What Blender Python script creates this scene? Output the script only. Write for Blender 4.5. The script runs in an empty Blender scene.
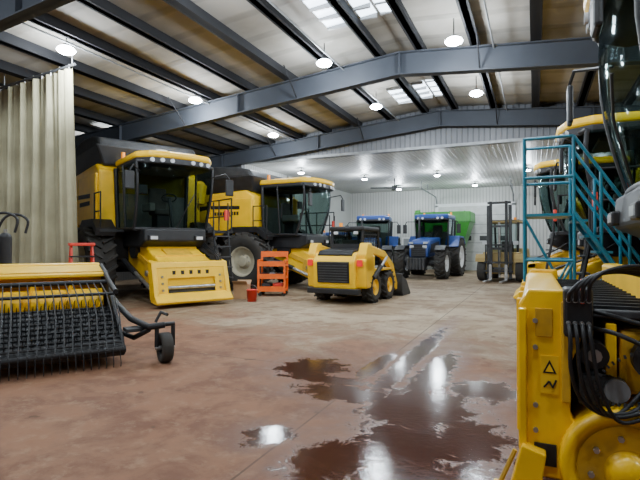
import bpy, bmesh, math, random
from mathutils import Vector, Matrix
random.seed(7)
S = bpy.context.scene
D = bpy.data
pi = math.pi

# ------------------------------------------------------------------ materials
MATS = {}
def nodes_of(m):
    m.use_nodes = True
    nt = m.node_tree
    return nt, nt.nodes, nt.links
def mat(name, col, rough=0.5, metal=0.0, var=0.12, nscale=3.0, bump=0.0, bscale=40.0, coat=0.0, dirt=None, dirt_amt=0.0, spec=0.5):
    if name in MATS: return MATS[name]
    m = D.materials.new(name)
    nt, N, L = nodes_of(m)
    b = N["Principled BSDF"]
    b.inputs["Roughness"].default_value = rough
    b.inputs["Metallic"].default_value = metal
    b.inputs["Coat Weight"].default_value = coat
    b.inputs["Specular IOR Level"].default_value = spec
    tc = N.new("ShaderNodeTexCoord")
    n = N.new("ShaderNodeTexNoise"); n.inputs["Scale"].default_value = nscale; n.inputs["Detail"].default_value = 5
    L.new(tc.outputs["Object"], n.inputs["Vector"])
    r = N.new("ShaderNodeValToRGB")
    r.color_ramp.elements[0].position = 0.3; r.color_ramp.elements[1].position = 0.7
    lo = [max(0, c*(1-var)) for c in col]; hi = [min(1, c*(1+var)) for c in col]
    if dirt:
        lo = [c*(1-dirt_amt)+d*dirt_amt for c, d in zip(lo, dirt)]
    r.color_ramp.elements[0].color = (*lo, 1); r.color_ramp.elements[1].color = (*hi, 1)
    L.new(n.outputs["Fac"], r.inputs["Fac"]); L.new(r.outputs["Color"], b.inputs["Base Color"])
    MATS[name] = m
    return m
def emis(name, col, s):
    if name in MATS: return MATS[name]
    m = D.materials.new(name); nt, N, L = nodes_of(m)
    b = N["Principled BSDF"]; b.inputs["Base Color"].default_value = (*col, 1)
    b.inputs["Emission Color"].default_value = (*col, 1); b.inputs["Emission Strength"].default_value = s
    MATS[name] = m; return m
def glassmat(name, tint, gloss=0.2, gc=(0.6, 0.72, 0.74)):
    if name in MATS: return MATS[name]
    m = D.materials.new(name); nt, N, L = nodes_of(m)
    N.remove(N["Principled BSDF"])
    out = N["Material Output"]
    t = N.new("ShaderNodeBsdfTransparent"); t.inputs[0].default_value = (*tint, 1)
    g = N.new("ShaderNodeBsdfGlossy"); g.inputs["Roughness"].default_value = 0.06; g.inputs[0].default_value = (*gc, 1)
    lw = N.new("ShaderNodeLayerWeight"); lw.inputs["Blend"].default_value = gloss
    mx = N.new("ShaderNodeMixShader")
    L.new(lw.outputs["Fresnel"], mx.inputs[0]); L.new(t.outputs[0], mx.inputs[1]); L.new(g.outputs[0], mx.inputs[2]); L.new(mx.outputs[0], out.inputs[0])
    MATS[name] = m; return m

YEL = mat("yellow_paint", (0.95, 0.56, 0.002), 0.38, 0, 0.05, 2.5, coat=0.1, dirt=(0.6, 0.36, 0.03), dirt_amt=0.2)
YELD = mat("yellow_worn", (0.68, 0.38, 0.012), 0.5, 0, 0.1, 6, dirt=(0.25, 0.15, 0.05), dirt_amt=0.4)
BLK = mat("black_paint", (0.016, 0.016, 0.018), 0.5, 0, 0.3, 4, spec=.4)
DGR = mat("dark_grey_plastic", (0.04, 0.041, 0.044), 0.6, 0, 0.3, 5)
RUB = mat("tyre_rubber", (0.026, 0.025, 0.024), 0.85, 0, 0.35, 6, dirt=(0.10, 0.085, 0.065), dirt_amt=0.3)
STL = mat("bare_steel", (0.4, 0.4, 0.4), 0.35, 0.8, 0.2, 8)
GAL = mat("grey_steel", (0.22, 0.23, 0.24), 0.5, 0.3, 0.2, 6)
CRM = mat("cream_rim", (0.5, 0.46, 0.34), 0.4, 0, 0.1, 5)
BLU = mat("tractor_blue", (0.018, 0.06, 0.25), 0.35, 0, 0.1, 3, coat=0.2)
WHT = mat("white_paint", (0.72, 0.73, 0.74), 0.4, 0, 0.05, 3)
RED = mat("red_paint", (0.7, 0.05, 0.03), 0.4, 0, 0.1, 3)
ORG = mat("orange_paint", (0.85, 0.14, 0.012), 0.45, 0, 0.1, 4)
GRN = mat("green_paint", (0.05, 0.30, 0.04), 0.4, 0, 0.1, 3)
TEAL = mat("teal_paint", (0.02, 0.20, 0.30), 0.4, 0, 0.12, 4)
TAN = mat("tan_paint", (0.42, 0.30, 0.11), 0.5, 0, 0.15, 4)
CARD = mat("cardboard", (0.42, 0.26, 0.14), 0.9, 0, 0.1, 6)
GLS = glassmat("tinted_cab_glass", (0.42, 0.50, 0.48), 0.10)
GLS_D = GLS
GLS_L = glassmat("clear_cab_glass", (0.66, 0.78, 0.73), 0.05, (0.45, 0.55, 0.55))
LMP = mat("lamp_lens", (0.6, 0.62, 0.65), 0.1, 0, 0.05, 4)
AMB = emis("amber_lens", (0.9, 0.3, 0.02), 0.4)
RLN = emis("red_lens", (0.8, 0.02, 0.02), 0.3)
SEAT = mat("seat_fabric", (0.07, 0.062, 0.055), 0.85, 0, 0.2, 9)
INT = mat("cab_interior_plastic", (0.13, 0.13, 0.12), 0.7, 0, 0.15, 6)

# ------------------------------------------------------------------ mesh builder
class B:
    def __init__(s, name):
        s.name = name; s.v = []; s.f = []; s.m = []; s.s = []; s.mats = []
    def mi(s, m):
        if m not in s.mats: s.mats.append(m)
        return s.mats.index(m)
    def addbm(s, bm, m, smooth=False, M=None):
        bmesh.ops.recalc_face_normals(bm, faces=bm.faces)
        o = len(s.v); k = s.mi(m)
        bm.verts.index_update()
        for v in bm.verts: s.v.append(tuple(M @ v.co) if M else tuple(v.co))
        for f in bm.faces:
            s.f.append([o+v.index for v in f.verts]); s.m.append(k); s.s.append(smooth)
        bm.free()
    def raw(s, vs, fs, m, smooth=False):
        o = len(s.v); k = s.mi(m)
        s.v += [tuple(v) for v in vs]
        for f in fs: s.f.append([o+i for i in f]); s.m.append(k); s.s.append(smooth)
    def box(s, c, d, m, bev=0.0, M=None):
        bm = bmesh.new(); bmesh.ops.create_cube(bm, size=1)
        for v in bm.verts: v.co = Vector((v.co.x*d[0], v.co.y*d[1], v.co.z*d[2]))
        if bev > 0: bmesh.ops.bevel(bm, geom=bm.edges[:], offset=min(bev, min(d)*0.45), segments=2, affect='EDGES', profile=0.5, clamp_overlap=True)
        T = Matrix.Translation(c)
        if M: T = T @ M
        s.addbm(bm, m, False, T)
    def bb(s, a, b, m, bev=0.0):
        s.box([(a[i]+b[i])/2 for i in range(3)], [abs(b[i]-a[i]) for i in range(3)], m, bev)
    def prism(s, pts, ax, a, b, m, bev=0.0, seg=2):
        def P(p, t):
            if ax == 'y': return (p[0], t, p[1])
            if ax == 'z': return (p[0], p[1], t)
            return (t, p[0], p[1])
        bm = bmesh.new()
        A = [bm.verts.new(P(p, a)) for p in pts]; Bv = [bm.verts.new(P(p, b)) for p in pts]
        n = len(pts)
        bm.faces.new(A); bm.faces.new(Bv[::-1])
        for i in range(n): bm.faces.new((A[i], Bv[i], Bv[(i+1) % n], A[(i+1) % n]))
        if bev > 0:
            bmesh.ops.recalc_face_normals(bm, faces=bm.faces)
            bmesh.ops.bevel(bm, geom=bm.edges[:], offset=bev, segments=seg, affect='EDGES', profile=0.5, clamp_overlap=True)
        s.addbm(bm, m)
    def hexa(s, c8, m, bev=0.0):
        bm = bmesh.new(); V = [bm.verts.new(c) for c in c8]
        for f in ((0,1,2,3),(4,5,6,7),(0,1,5,4),(1,2,6,5),(2,3,7,6),(3,0,4,7)): bm.faces.new([V[i] for i in f])
        if bev > 0:
            bmesh.ops.recalc_face_normals(bm, faces=bm.faces)
            bmesh.ops.bevel(bm, geom=bm.edges[:], offset=bev, segments=2, affect='EDGES', profile=0.5, clamp_overlap=True)
        s.addbm(bm, m)
    def cyl(s, p, q, r, m, n=12, r2=None, caps=True):
        p = Vector(p); q = Vector(q); r2 = r if r2 is None else r2
        d = (q-p)
        if d.length < 1e-6: return
        Q = d.to_track_quat('Z', 'Y').to_matrix()
        vs = []
        for c, rr in ((p, r), (q, r2)):
            for i in range(n):
                a = 2*pi*i/n; vs.append(c + Q @ Vector((math.cos(a)*rr, math.sin(a)*rr, 0)))
        s.raw(vs, [(i, (i+1) % n, n+(i+1) % n, n+i) for i in range(n)], m, n > 6)
        if caps:
            s.raw(vs[:n], [tuple(range(n))[::-1]], m); s.raw(vs[n:], [tuple(range(n))], m)
    def tube(s, pts, r, m, n=8, round_=True):
        for a, b in zip(pts[:-1], pts[1:]): s.cyl(a, b, r, m, n)
        if round_:
            for p in pts[1:-1]: s.sph(p, r*1.02, m, n, 4)
    def curve(s, pts, r, m, n=8, k=8):
        P = [Vector(p) for p in pts]; P = [P[0]*2-P[1]] + P + [P[-1]*2-P[-2]]
        out = []
        for i in range(1, len(P)-2):
            for j in range(k):
                t = j/k; a, b, c, d = P[i-1], P[i], P[i+1], P[i+2]
                out.append(0.5*((2*b)+(c-a)*t+(2*a-5*b+4*c-d)*t*t+(3*b-a-3*c+d)*t*t*t))
        out.append(P[-2])
        vs = []
        for i, p in enumerate(out):
            d = (out[min(i+1, len(out)-1)]-out[max(i-1, 0)])
            Q = d.to_track_quat('Z', 'Y').to_matrix()
            for q in range(n): a = 2*pi*q/n; vs.append(p+Q @ Vector((math.cos(a)*r, math.sin(a)*r, 0)))
        fs = []
        for i in range(len(out)-1):
            base = vs[i*n]; off = min(range(n), key=lambda q: (vs[(i+1)*n+q]-base).length)
            for q in range(n): fs.append((i*n+q, i*n+(q+1) % n, (i+1)*n+(q+1+off) % n, (i+1)*n+(q+off) % n))
        s.raw(vs, fs, m, True)
    def sph(s, c, r, m, n=12, k=8, sc=(1,1,1)):
        bm = bmesh.new(); bmesh.ops.create_uvsphere(bm, u_segments=n, v_segments=k, radius=r)
        s.addbm(bm, m, True, Matrix.Translation(c) @ Matrix.Diagonal((*sc, 1)))
    def lathe(s, prof, c, m, n=32, smooth=True):
        vs = []
        for r, y in prof:
            for i in range(n):
                a = 2*pi*i/n; vs.append((c[0]+math.cos(a)*r, c[1]+y, c[2]+math.sin(a)*r))
        fs = []
        for j in range(len(prof)-1):
            for i in range(n): fs.append((j*n+i, (j+1)*n+i, (j+1)*n+(i+1) % n, j*n+(i+1) % n))
        s.raw(vs, fs, m, smooth)
    def wheel(s, c, R, w, rim=0.55, rimm=None, lugs=20, lugh=0.05, n=36, out=1):
        rimm = rimm or YEL; h = w/2; r0 = R*rim; Rb = R-lugh
        prof = [(r0, -h*.78), (r0*1.06, -h*.9), (Rb*.82, -h), (Rb*.93, -h*.96), (Rb*.985, -h*.82), (Rb, -h*.4), (Rb, h*.4), (Rb*.985, h*.82), (Rb*.93, h*.96), (Rb*.82, h), (r0*1.06, h*.9), (r0, h*.78)]
        s.lathe(prof, c, RUB, n)
        for sd in (-1, 1):
            dp = 0.45 if sd == out else 0.15
            s.lathe([(r0*1.03, sd*h*.86), (r0*.97, sd*h*.84), (r0*.9, sd*h*.6), (r0*.86, sd*h*dp), (r0*.5, sd*h*(dp-.1)), (r0*.38, sd*h*(dp+.1)), (r0*.32, sd*h*(dp+.35)), (0.001, sd*h*(dp+.38))], c, rimm, n, False)
            for i in range(8):
                a = 2*pi*i/8; x = math.cos(a)*r0*.44; z = math.sin(a)*r0*.44
                s.cyl((c[0]+x, c[1]+sd*h*(dp-.05), c[2]+z), (c[0]+x, c[1]+sd*h*(dp+.15), c[2]+z), r0*.035, STL, 6)
        if lugs:
            for i in range(lugs):
                for sd in (-1, 1):
                    a = 2*pi*(i+(0.5 if sd > 0 else 0))/lugs
                    M = Matrix.Rotation(a, 4, 'Y') @ Matrix.Translation((Rb+lugh*.35, sd*w*.25, 0)) @ Matrix.Rotation(sd*0.6, 4, 'X')
                    s.box(c, (lugh*1.5, w*.54, lugh*1.1), RUB, 0, M)
    def loft_quad(s, grid, m, smooth=True):
        nr = len(grid); nc = len(grid[0])
        vs = [p for row in grid for p in row]
        s.raw(vs, [(j*nc+i, j*nc+i+1, (j+1)*nc+i+1, (j+1)*nc+i) for j in range(nr-1) for i in range(nc-1)], m, smooth)
    def done(s, loc=(0,0,0), rz=0.0, sc=1.0):
        me = D.meshes.new(s.name+"_mesh"); me.from_pydata(s.v, [], s.f)
        for m in s.mats: me.materials.append(m)
        me.polygons.foreach_set("material_index", s.m); me.polygons.foreach_set("use_smooth", s.s); me.update()
        o = D.objects.new(s.name, me); S.collection.objects.link(o)
        o.location = loc; o.rotation_euler = (0, 0, rz); o.scale = (sc, sc, sc)
        return o

# ------------------------------------------------------------------ room
RX, RZ, SL = -3.2, 6.9, 1/11
XL, XR, YF, YH, YB = -17.5, 11.0, -6.0, 18.5, 32.8
def rz_(x): return RZ - SL*abs(x-RX)

def ribbed(name, col, scale, axis, rough=0.45, var=0.05, strength=0.6, stain=None, line=.35):
    m = D.materials.new(name); nt, N, L = nodes_of(m); b = N["Principled BSDF"]; b.inputs["Roughness"].default_value = rough
    tc = N.new("ShaderNodeTexCoord")
    w = N.new("ShaderNodeTexWave"); w.bands_direction = axis; w.inputs["Scale"].default_value = scale
    L.new(tc.outputs["Object"], w.inputs["Vector"])
    rp = N.new("ShaderNodeValToRGB"); rp.color_ramp.elements[0].position = 0.8; rp.color_ramp.elements[1].position = 0.95
    L.new(w.outputs["Fac"], rp.inputs["Fac"])
    bp = N.new("ShaderNodeBump"); bp.inputs["Strength"].default_value = strength; bp.inputs["Distance"].default_value = 0.03
    L.new(rp.outputs["Color"], bp.inputs["Height"]); L.new(bp.outputs["Normal"], b.inputs["Normal"])
    n = N.new("ShaderNodeTexNoise"); n.inputs["Scale"].default_value = 0.7; n.inputs["Detail"].default_value = 6
    L.new(tc.outputs["Object"], n.inputs["Vector"])
    r2 = N.new("ShaderNodeValToRGB"); r2.color_ramp.elements[0].position = 0.35; r2.color_ramp.elements[1].position = 0.6
    lo = stain or [c*(1-var*2) for c in col]
    r2.color_ramp.elements[0].color = (*lo, 1); r2.color_ramp.elements[1].color = (*col, 1)
    L.new(n.outputs["Fac"], r2.inputs["Fac"])
    mx = N.new("ShaderNodeMix"); mx.data_type = 'RGBA'; mx.blend_type = 'MULTIPLY'; mx.inputs[0].default_value = line
    inv = N.new("ShaderNodeInvert"); L.new(rp.outputs["Color"], inv.inputs["Color"])
    L.new(r2.outputs["Color"], mx.inputs[6]); L.new(inv.outputs["Color"], mx.inputs[7])
    L.new(mx.outputs[2], b.inputs["Base Color"])
    return m
ROOFM = ribbed("roof_insulation", (0.29, 0.27, 0.24), 0.3, 'Y', 0.8, 0.1, 0.4, stain=(0.20, 0.183, 0.155), line=.2)
HALLW = ribbed("hall_wall_metal", (0.18, 0.18, 0.185), 3.0, 'X', 0.5)
HALLWY = ribbed("hall_wall_metal_side", (0.18, 0.18, 0.185), 3.0, 'Y', 0.5)
HEADW = ribbed("header_wall_metal", (0.12, 0.125, 0.14), 1.6, 'X', 0.5)
WWX = ribbed("white_ribbed_x", (0.56, 0.565, 0.55), 1.6, 'X', 0.45)
WWY = ribbed("white_ribbed_y", (0.52, 0.53, 0.51), 1.6, 'Y', 0.45)

def floor_mat():
    m = D.materials.new("stained_concrete"); nt, N, L = nodes_of(m); b = N["Principled BSDF"]
    tc = N.new("ShaderNodeTexCoord"); P = tc.outputs["Object"]
    def math_(op, a, bb=None, clamp=False):
        n = N.new("ShaderNodeMath"); n.operation = op; n.use_clamp = clamp
        for i, x in enumerate((a, bb)):
            if x is None: continue
            if isinstance(x, (int, float)): n.inputs[i].default_value = x
            else: L.new(x, n.inputs[i])
        return n.outputs[0]
    def noise(sc, det=6, rough=0.55, stretch=None, dist=0.0):
        n = N.new("ShaderNodeTexNoise"); n.inputs["Scale"].default_value = sc; n.inputs["Detail"].default_value = det; n.inputs["Roughness"].default_value = rough
        n.inputs["Distortion"].default_value = dist
        if stretch:
            mp = N.new("ShaderNodeMapping"); mp.inputs["Scale"].default_value = stretch; L.new(P, mp.inputs[0]); L.new(mp.outputs[0], n.inputs["Vector"])
        else: L.new(P, n.inputs["Vector"])
        return n.outputs["Fac"]
    def ramp(x, p0, p1):
        n = N.new("ShaderNodeMapRange"); n.interpolation_type = 'SMOOTHSTEP'; L.new(x, n.inputs[0]); n.inputs[1].default_value = p0; n.inputs[2].default_value = p1; return n.outputs[0]
    def mix(f, a, c):
        n = N.new("ShaderNodeMix"); n.data_type = 'RGBA'
        if isinstance(f, (int, float)): n.inputs[0].default_value = f
        else: L.new(f, n.inputs[0])
        for i, x in ((6, a), (7, c)):
            if isinstance(x, tuple): n.inputs[i].default_value = (*x, 1)
            else: L.new(x, n.inputs[i])
        return n.outputs[2]
    sep = N.new("ShaderNodeSeparateXYZ"); L.new(P, sep.inputs[0])
    X, Y = sep.outputs[0], sep.outputs[1]
    n1 = noise(0.35, 5, .6, None, .6); n2 = noise(1.6, 8, 0.68, None, .4); n3 = noise(14, 8, 0.7); n4 = noise(0.55, 7, .65, None, .8); n5 = noise(2.2, 8, .7, (1, .35, 1)); n6 = noise(5, 8, .75)
    base = mix(ramp(n1, .38, .62), (0.24, 0.17, 0.105), (0.38, 0.30, 0.205))
    base = mix(math_('MULTIPLY', ramp(n2, .48, .62), 0.65), base, (0.17, 0.10, 0.06))
    base = mix(math_('MULTIPLY', ramp(n5, .52, .68), 0.55), base, (0.44, 0.36, 0.26))
    base = mix(math_('MULTIPLY', ramp(n3, .4, .75), 0.3), base, (0.11, 0.075, 0.05))
    dist = math_('ADD', math_('ADD', Y, math_('MULTIPLY', X, 0.12)), math_('MULTIPLY', math_('SUBTRACT', n4, 0.5), 13.0))
    redf = ramp(dist, 9.4, 6.0)
    red = mix(ramp(n2, .38, .60), (0.125, 0.042, 0.022), (0.235, 0.11, 0.062))
    red = mix(math_('MULTIPLY', ramp(n6, .50, .66), 0.5), red, (0.31, 0.19, 0.12))
    base = mix(math_('MULTIPLY', redf, 0.85), base, red)
    base = mix(math_('MULTIPLY', ramp(noise(3.4, 3, .5), .68, .74), 0.6), base, (0.06, 0.035, 0.022))
    def joint(c, off, per):
        a = math_('FRACT', math_('DIVIDE', math_('SUBTRACT', c, off), per))
        return math_('LESS_THAN', math_('ABSOLUTE', math_('SUBTRACT', a, 0.5)), 0.010/per)
    j = math_('MAXIMUM', joint(X, 0.6, 5.0), joint(Y, 3.3, 5.0))
    base = mix(math_('MULTIPLY', j, 0.7), base, (0.04, 0.03, 0.02))
    blobs = [(-1.05, 4.7, .5, .7), (-2.7, 5.75, .42, .42), (-2.3, 5.3, .6, .14), (-1.9, 4.9, .5, .25), (-1.6, 7.0, .14, 2.1), (-1.15, 6.0, .2, 1.2), (-1.95, 6.2, .12, .7), (-.5, 5.6, .34, .36), (-2.05, 3.55, .20, .22), (-.95, 3.7, .42, .7), (-.55, 3.0, .4, .6), (-0.5, 4.1, .3, .5), (-1.4, 3.3, .3, .35)]
    acc = None
    for x, y, a, c in blobs:
        dx = math_('DIVIDE', math_('SUBTRACT', X, x), a); dy = math_('DIVIDE', math_('SUBTRACT', Y, y), c)
        q = math_('SQRT', math_('ADD', math_('MULTIPLY', dx, dx), math_('MULTIPLY', dy, dy)))
        acc = q if acc is None else math_('MINIMUM', acc, q)
    edge = math_('ADD', acc, math_('MULTIPLY', math_('SUBTRACT', noise(4.6, 10, .78, None, .6), 0.5), 3.2))
    wet = ramp(edge, 1.3, 0.85)
    damp = ramp(edge, 2.7, 1.0)
    base = mix(math_('MULTIPLY', damp, 0.6), base, (0.115, 0.042, 0.022))
    base = mix(math_('MULTIPLY', wet, 0.85), base, (0.042, 0.012, 0.006))
    L.new(base, b.inputs["Base Color"])
    dry = math_('ADD', 0.52, math_('MULTIPLY', n2, 0.35))
    dry = math_('SUBTRACT', dry, math_('MULTIPLY', damp, .25))
    ro = N.new("ShaderNodeMix"); L.new(wet, ro.inputs[0]); L.new(dry, ro.inputs[2]); ro.inputs[3].default_value = 0.08
    L.new(ro.outputs[0], b.inputs["Roughness"])
    L.new(math_('ADD', 0.16, math_('MULTIPLY', wet, 0.07)), b.inputs["Specular IOR Level"])
    bp = N.new("ShaderNodeBump"); bp.inputs["Distance"].default_value = 0.006
    L.new(math_('ADD', n3, math_('MULTIPLY', n2, 1.0)), bp.inputs["Height"])
    L.new(math_('SUBTRACT', 0.5, math_('MULTIPLY', wet, 0.35)), bp.inputs["Strength"])
    L.new(bp.outputs["Normal"], b.inputs["Normal"])
    return m
b = B("floor"); b.bb((XL-.2, YF-.2, -.2), (XR+.2, YB+.2, 0), floor_mat()); b.done()

b = B("ceiling_main")
for x0, x1 in ((XL-.1, RX), (RX, XR+.1)):
    b.prism([(x0, rz_(x0)), (x1, rz_(x1)), (x1, rz_(x1)+.1), (x0, rz_(x0)+.1)], 'y', YF, YH+.3, ROOFM)
b.done()
STR = mat("rafter_steel", (0.038, 0.043, 0.054), 0.65, 0.0, 0.15, 1, spec=.25)
PUR = mat("purlin_steel", (0.016, 0.016, 0.018), 0.75, 0.0, 0.2, 1, spec=.15)
for y in (-5.5, 0.0, 5.5, 12.3, 18.2):
    b = B("roof_rafter_beam")
    for x0, x1 in ((XL+.02, RX), (RX, XR-.02)):
        z0, z1 = rz_(x0)-.24, rz_(x1)-.24
        dp = .60
        b.prism([(x0, z0), (x1, z1), (x1, z1-dp), (x0, z0-dp)], 'y', y-.02, y+.02, STR)
        for t in (0, dp-.03):
            b.prism([(x0, z0-t), (x1, z1-t), (x1, z1-t-.03), (x0, z0-t-.03)], 'y', y-.13, y+.13, STR)
        k = x0 if x0 < RX else x1
        b.bb((k-.15 if k > 0 else k, y-.13, 0), (k if k > 0 else k+.15, y+.13, rz_(k)-.3), STR)
    for xs in (-13, -8.2, -3.2, 1.8, 6.5):
        b.bb((xs-.015, y-.12, rz_(xs)-.83), (xs+.015, y+.12, rz_(xs)-.26), STR)
    for xs in (-10.2, -6.2, -1.2, 3.6):
        for sd in (-1, 1):
            if YF < y+sd*.9 < YH: b.cyl((xs, y+sd*.05, rz_(xs)-.82), (xs, y+sd*.85, rz_(xs)-.12), .02, PUR, 6)
    b.done()
b = B("roof_purlins")
xs = [RX + s*(0.55+1.35*i) for s in (-1, 1) for i in range(11)]
for x in xs:
    if x < XL+.2 or x > XR-.2: continue
    z = rz_(x)
    b.bb((x-.07, YF, z-.24), (x+.07, YH, z), PUR); b.bb((x-.12, YF, z-.24), (x+.12, YH, z-.215), PUR)
b.done()
b = B("roof_conduit")
for x in (-9.4, -4.9, -1.0):
    b.cyl((x+.12, YF, rz_(x)-.3), (x+.12, YH, rz_(x)-.3), .02, GAL, 6)
b.done()
SKY = emis("skylight_panel", (0.72, 0.86, 1.0), 7.0)
FRM = mat("skylight_frame", (0.3, 0.3, 0.3), 0.5)
for i, (y0, y1) in enumerate(((8.9, 10.4), (15.3, 16.9))):
    b = B("window_%d" % (i+1))
    for x0, x1 in ((-3.62, -3.24), (-3.16, -2.78), (-4.45, -3.88)):
        b.hexa([(x0, y0, rz_(x0)-.02), (x1, y0, rz_(x1)-.02), (x1, y1, rz_(x1)-.02), (x0, y1, rz_(x0)-.02), (x0, y0, rz_(x0)-.005), (x1, y0, rz_(x1)-.005), (x1, y1, rz_(x1)-.005), (x0, y1, rz_(x0)-.005)], SKY)
        for yy in (y0, y0*.66+y1*.34, y0*.33+y1*.67, y1):
            b.bb((x0, yy-.03, rz_(x0)-.08), (x1, yy+.03, rz_(x1)-.02), FRM)
    b.done()

def wall(name, a, c, m):
    b = B(name); b.bb(a, c, m); return b.done()
wall("wall_left", (XL-.2, YF, 0), (XL, YH, rz_(XL)), HALLWY)
wall("wall_right", (XR, YF, 0), (XR+.2, YH, rz_(XR)), HALLWY)
b = B("wall_front"); b.prism([(XL, 0), (XR, 0), (XR, rz_(XR)), (RX, RZ), (XL, rz_(XL))], 'y', YF-.2, YF, HALLW); b.done()
AX0, AX1, AZ = -12.2, 6.5, 5.4
b = B("wall_divider_left"); b.prism([(XL, 0), (AX0, 0), (AX0, rz_(AX0)), (XL, rz_(XL))], 'y', YH, YH+.25, HALLW); b.done()
b = B("wall_divider_right"); b.prism([(AX1, 0), (XR, 0), (XR, rz_(XR)), (AX1, rz_(AX1))], 'y', YH, YH+.25, HALLW); b.done()
b = B("wall_header"); b.prism([(AX0, AZ), (AX1, AZ), (AX1, rz_(AX1)), (RX, RZ), (AX0, rz_(AX0))], 'y', YH, YH+.25, HEADW); b.done()
b = B("trim_1"); b.bb((AX0, YH-.03, AZ-.06), (AX1, YH+.3, AZ+.04), GAL); b.done()
wall("wall_annex_left", (AX0-.2, YH+.25, 0), (AX0, YB, AZ), WWY)
wall("wall_annex_right", (AX1, YH+.25, 0), (AX1+.2, YB, AZ), WWY)
wall("wall_back", (AX0-.2, YB, 0), (AX1+.2, YB+.2, AZ), WWX)
wall("ceiling_annex", (AX0, YH+.25, AZ), (AX1, YB, AZ+.1), WWX)
b = B("baseboard_back"); b.bb((AX0, YB-.03, 0), (AX1, YB, 1.0), mat("wainscot", (.3, .3, .28), .5)); b.done()
b = B("door_1")
DM = mat("door_panel", (0.50, 0.51, 0.50), 0.4)
b.bb((-5.9, YB-.12, 0), (-1.3, YB-.04, 4.2), DM)
for i in range(1, 7): b.bb((-5.9, YB-.135, i*.6-.015), (-1.3, YB-.12, i*.6+.015), GAL)
for i in range(4): b.bb((-5.5+i*1.12, YB-.14, 1.95), (-4.9+i*1.12, YB-.12, 2.25), DGR)
for x in (-6.0, -1.2): b.bb((x-.1, YB-.16, 0), (x+.1, YB-.035, 4.3), WHT)
b.bb((-6.1, YB-.16, 4.2), (-1.1, YB-.035, 4.4), WHT); b.done()
b = B("door_2")
b.bb((-8.3, YB-.1, 0), (-7.4, YB-.035, 2.1), mat("man_door", (.25, .26, .27), .5)); b.bb((-8.38, YB-.08, 0), (-7.32, YB-.034, 2.18), WHT); b.sph((-7.5, YB-.14, 1.0), .04, STL); b.done()
b = B("overhead_door_track")
for x in (-6.0, -1.2):
    b.tube([(x, YB-.2, 4.4), (x, YB-.5, 4.85), (x, YB-5, 4.95)], .04, GAL, 6)
    for yy in (YB-1.5, YB-3.2, YB-4.9): b.cyl((x, yy, 4.9), (x, yy, AZ-.005), .02, GAL, 6)
b.done()
# electrical panel and conduit on the annex left wall
b = B("electrical_panel")
b.bb((AX0, 22.6, 1.3), (AX0+.14, 23.2, 2.3), GAL, .01); b.bb((AX0, 23.5, 1.5), (AX0+.12, 23.9, 2.1), GAL, .01)
b.cyl((AX0+.05, 22.9, 2.3), (AX0+.05, 22.9, AZ-.01), .03, GAL, 8); b.cyl((AX0+.05, 23.7, 2.1), (AX0+.05, 23.7, AZ-.01), .03, GAL, 8)
b.done()

# ------------------------------------------------------------------ high bay lights (flat LED type)
LE = emis("high_bay_lens", (0.84, 0.93, 1.0), 120.0)
def highbay(x, y, z, top, e, r=.21):
    b = B("high_bay_light")
    b.cyl((x, y, z+.12), (x, y, top-.005), .012, PUR, 6)
    b.cyl((x, y, z+.07), (x, y, z+.15), .11, DGR, 16, .08)
    b.cyl((x, y, z+.03), (x, y, z+.07), r, GAL, 24, r*.8)
    b.sph((x, y, z+.03), r*.93, LE, 24, 12, (1, 1, .42))
    b.done()
    l = D.lights.new("high_bay_lamp", 'POINT'); l.energy = e; l.color = (0.84, 0.93, 1.0); l.shadow_soft_size = .14
    o = D.objects.new("high_bay_lamp", l); o.location = (x, y, z-.26); S.collection.objects.link(o)
EN = 280
for x, y in ((-9.5, 7.4), (-4.8, 7.2), (-.2, 7.0), (-9.3, 11.6), (-4.85, 11.1), (-1.65, 11.1), (-9.4, 16.5), (-4.8, 15.3), (-1.6, 15.2), (-14.7, 13.0),
             (-9.4, 2.5), (-4.8, 2.2), (-.2, 2.0), (4.5, 7.0), (4.5, 13.5), (4.5, 1.5), (-14.5, 4.5), (-4.8, -3)):
    highbay(x, y, min(6.2, rz_(x)-.40), rz_(x), EN)
for x, y in ((-4.5, 24.6), (-8.3, 24.4), (-3.2, 29.5), (-7.8, 29.6), (-0.3, 24.6), (3, 27), (-10.4, 21)):
    highbay(x, y, 5.14, AZ, 220, .16)
W = D.worlds.new("World"); S.world = W; W.use_nodes = True
W.node_tree.nodes["Background"].inputs[0].default_value = (0.6, 0.7, 0.85, 1); W.node_tree.nodes["Background"].inputs[1].default_value = 0.3

b = B("ceiling_fan")
b.cyl((-7.2, 26.4, 4.95), (-7.2, 26.4, AZ-.005), .03, DGR, 8); b.cyl((-7.2, 26.4, 4.8), (-7.2, 26.4, 5.0), .16, DGR, 16)
for i in range(4):
    a = i*pi/2+.35
    M = Matrix.Rotation(a, 4, 'Z') @ Matrix.Rotation(.2, 4, 'X')
    b.box((-7.2+math.cos(a)*.75, 26.4+math.sin(a)*.75, 4.87), (1.2, .18, .02), BLK, 0, M)
b.done()

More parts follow.
